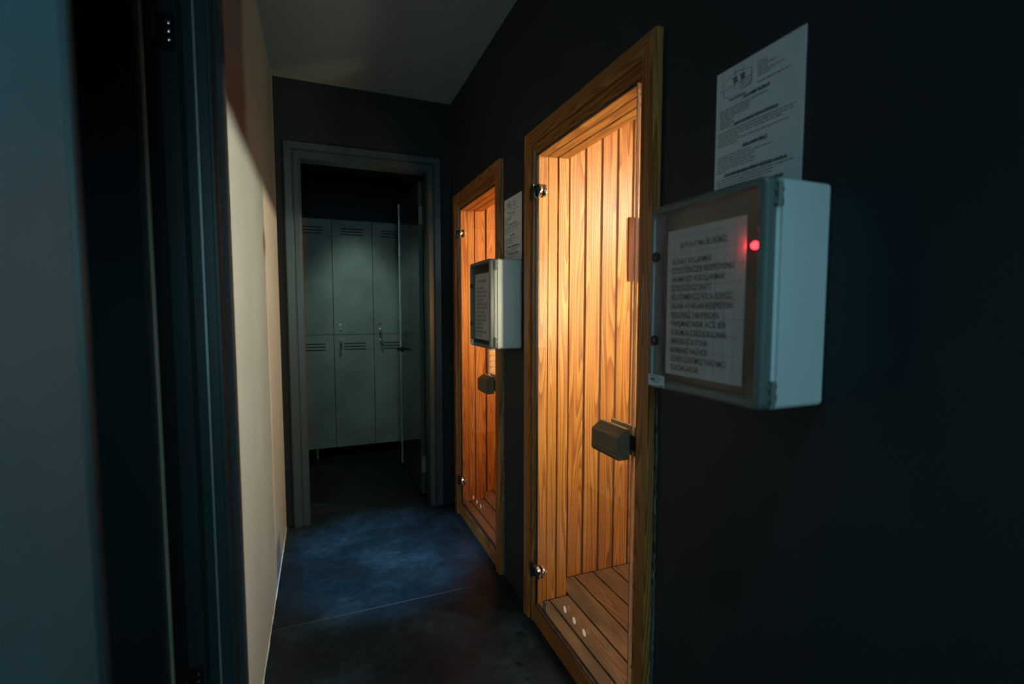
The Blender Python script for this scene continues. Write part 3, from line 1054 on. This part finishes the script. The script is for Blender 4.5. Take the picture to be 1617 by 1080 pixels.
def rules_sheet(far):
    near = far - 0.213
    top, bot = 1.872, 1.575
    W, H = 0.213, 0.297
    mb = MB()
    xf = XR - 0.0012
    mb.box((xf, near, bot), (XR - 0.0002, far, top), mi=0)
    yy = lambda u: far - u * W
    zz = lambda v: top - v * H

    def bar(u0, u1, v, h=0.0022):
        mb.box((xf - 0.0003, yy(u0), zz(v)), (xf - 0.0001, yy(u1), zz(v) - h), mi=1)

    def words_line(u0, u1, v, h=0.0017):
        u = u0
        while u < u1:
            w = random.uniform(0.02, 0.07)
            bar(u, min(u + w, u1), v, h)
            u += w + 0.010
    # hexagon drawing with two figures
    hexa = [(0.09, 0.10), (0.25, 0.045), (0.44, 0.075), (0.44, 0.17), (0.27, 0.215), (0.10, 0.195)]
    for i in range(6):
        a, b = hexa[i], hexa[(i + 1) % 6]
        mb.tube([(xf - 0.0002, yy(a[0]), zz(a[1])), (xf - 0.0002, yy(b[0]), zz(b[1]))], 0.0004, 4, mi=1)
    for u in (0.24, 0.33):
        mb.tube([(xf - 0.0002, yy(u), zz(0.03)), (xf - 0.0002, yy(u), zz(0.17))], 0.0004, 4, mi=1)
        bar(u - 0.03, u + 0.03, 0.085, 0.004)
        bar(u - 0.02, u + 0.03, 0.105, 0.005)
    mb.tube([(xf - 0.0002, yy(0.05), zz(0.145)), (xf - 0.0002, yy(0.45), zz(0.125))], 0.0006, 4, mi=1)
    for i in range(3):
        bar(0.28, 0.44, 0.145 + i * 0.018, 0.0008)
    bar(0.17, 0.37, 0.225, 0.003)
    for i in range(6):
        words_line(0.51, (0.60, 0.62, 0.72, 0.62, 0.80, 0.66)[i], 0.065 + i * 0.0185)
    words_line(0.51, 0.86, 0.20, 0.002)

    def head(t, v, w):
        text_mesh(mb, t, 0.0085, (xf - 0.0003, yy(0.5 - w / 2), zz(v)), (0, -1, 0), (0, 0, 1), (-1, 0, 0), 1, bold=0.0004, width=w * W)
    head('KULLANIM TALİMATI', 0.262, 0.30)
    for i in range(8):
        words_line(0.06, (0.62, 0.45, 0.42, 0.42, 0.24, 0.22, 0.24, 0.20)[i], 0.285 + i * 0.0175)
    head('SAUNAYI KULLANMADAN ÖNCE UYULACAK KURALLAR', 0.425, 0.50)
    for i in range(6):
        words_line(0.04, (0.92, 0.90, 0.80, 0.30, 0.86, 0.28)[i], 0.445 + i * 0.019)
    head('KULLANIM ŞEKLİ', 0.60, 0.28)
    for i in range(7):
        words_line(0.04, (0.46, 0.70, 0.50, 0.48, 0.52, 0.50, 0.16)[i], 0.62 + i * 0.0185)
    head('KULLANIM SIRASINDA DİKKAT EDİLECEK HUSUSLAR', 0.775, 0.72)
    for i in range(4):
        words_line(0.04, (0.92, 0.72, 0.70, 0.40)[i], 0.79 + i * 0.019)
    head('SAUNAYI KULLANMASI SAKINCALI OLANLAR', 0.885, 0.66)
    for i in range(3):
        words_line(0.04, (0.84, 0.6, 0.5)[i], 0.90 + i * 0.019)
    return mb.build('rules_sheet', [M['paper'], M['ink']], recalc=False)


tag(rules_sheet(0.857), 'large white printed rules sheet on the wall directly above the nearer control box', 'notice', 'printed sauna rules on the wall')
tag(rules_sheet(2.190), 'smaller looking printed rules sheet between the two sauna doors', 'notice', 'printed sauna rules on the wall')

# ---------------------------------------------------------------- lockers
LY = 4.60
LW = 0.348


def locker():
    root = empty('locker', (LW / 2, LY + 0.24, 0))
    mb = MB()
    mb.box((0.001, LY + 0.018, 0.100), (LW - 0.001, LY + 0.48, 2.140), 0.001)
    mb.build('carcass', M['locker_dark'], root)
    for z0, z1, vz, u0 in ((0.092, 1.122, (1.041, 1.014, 0.987), 0.085), (1.127, 2.150, (2.075, 2.049, 2.023), 0.078)):
        # door panel with three real vent slots
        mb = MB()
        t = 0.018
        v0, v1 = u0, u0 + 0.190
        zs = sorted(vz)
        hgt = 0.010
        mb.box((0.0025, LY, z0), (v0, LY + t, z1))
        mb.box((v1, LY, z0), (LW - 0.0025, LY + t, z1))
        cur = z0
        for z in zs:
            mb.box((v0, LY, cur), (v1, LY + t, z - hgt / 2))
            cur = z + hgt / 2
        mb.box((v0, LY, cur), (v1, LY + t, z1))
        bm = bmesh.new()
        me_ = bpy.data.meshes.new('tmp')
        me_.from_pydata(mb.v, [], mb.f)
        bm.from_mesh(me_)
        bmesh.ops.remove_doubles(bm, verts=bm.verts, dist=0.0001)
        bpy.data.meshes.remove(me_)
        dn = MB().bm(bm).build('locker_door', M['locker'], root)
        lz = 1.171 if z0 > 1 else 1.072
        lk = MB()
        lk.lathe([(0.010, 0), (0.010, 0.004), (0.0075, 0.007), (0.0005, 0.008)], (0.057, LY, lz), (0, -1, 0), 18)
        lk.box((0.0560, LY - 0.0095, lz - 0.005), (0.0580, LY - 0.0078, lz + 0.005))
        lk.build('lock', M['steel'], dn, smooth=True)
    for (lx, ly) in ((0.184, LY + 0.035), (0.184, LY + 0.44)):
        MB().lathe([(0.017, 0), (0.017, 0.005), (0.012, 0.008), (0.012, 0.0995)], (lx, ly, 0.0005), (0, 0, 1), 16).build('leg', M['steel'], root, smooth=True)
    return root


lockers = []
places = ['leftmost grey locker column, cut by the left door frame', 'grey locker column second from the left, with one dangling key tag',
          'grey locker column just left of the open door, keys in both locks', 'grey locker column on the right, hidden behind the open door']
base = locker()
front_leg_mesh = [c for c in base.children if c.name.startswith('leg')][0].data
for i in range(4):
    o = base if i == 0 else copy_tree(base)
    o.location.x = LW / 2 - 0.235 + i * LW
    if i > 0:     # a front foot shows only under the first column
        for ch in [c for c in o.children if c.name.startswith('leg') and c.data is front_leg_mesh]:
            bpy.data.objects.remove(ch)
    tag(o, places[i], 'locker', 'lockers in the changing room')
    lockers.append(o)


def key(name, x, z, drop, lab, lean=0.0):
    """key in a lock with a dark tag on a ring"""
    root = tag(empty(name, (x, LY - 0.008, z)), lab, 'key', 'keys left in the locker locks')
    mb = MB()
    mb.box((x - 0.001, LY - 0.026, z - 0.004), (x + 0.001, LY - 0.0095, z + 0.004))
    mb.lathe([(0.010, -0.001), (0.010, 0.001)], (x, LY - 0.032, z), (1, 0, 0), 16)
    mb.build('key_blade', M['chrome'], root, smooth=True)
    pts = [(x + 0.012 * math.cos(R(a)), LY - 0.034, z - 0.014 + 0.012 * math.sin(R(a))) for a in range(0, 361, 30)]
    MB().tube(pts, 0.0012, 6).build('key_ring', M['steel'], root, smooth=True)
    mx = Matrix.Translation((x, LY - 0.034, z - 0.024)) @ Matrix.Rotation(lean, 4, 'Y')
    MB().box((-0.009, -0.003, -drop), (0.009, 0.003, 0), 0.003, mx=mx, seg=2).build('key_tag', M['black'], root)


KX = 0.113 + 0.057
key('locker_key', KX, 1.072, 0.055, 'locker key with a dark tag hanging from the lower lock of the middle lockers')
key('locker_key', KX + LW, 1.171, 0.060, 'upper of the two dark key tags on the lockers beside the open door')
key('locker_key', KX + LW, 1.072, 0.040, 'lower of the two dark key tags on the lockers beside the open door', R(-35))
# number plate above the upper lock, the white one coloured for its glint
for i, c in ((0, M['paper']), (1, M['black'])):
    x = KX + i * LW
    MB().lathe([(0.010, 0), (0.010, 0.002)], (x - 0.002, LY, 1.217), (0, -1, 0), 18).build('number_disc', c, lockers[i + 1])
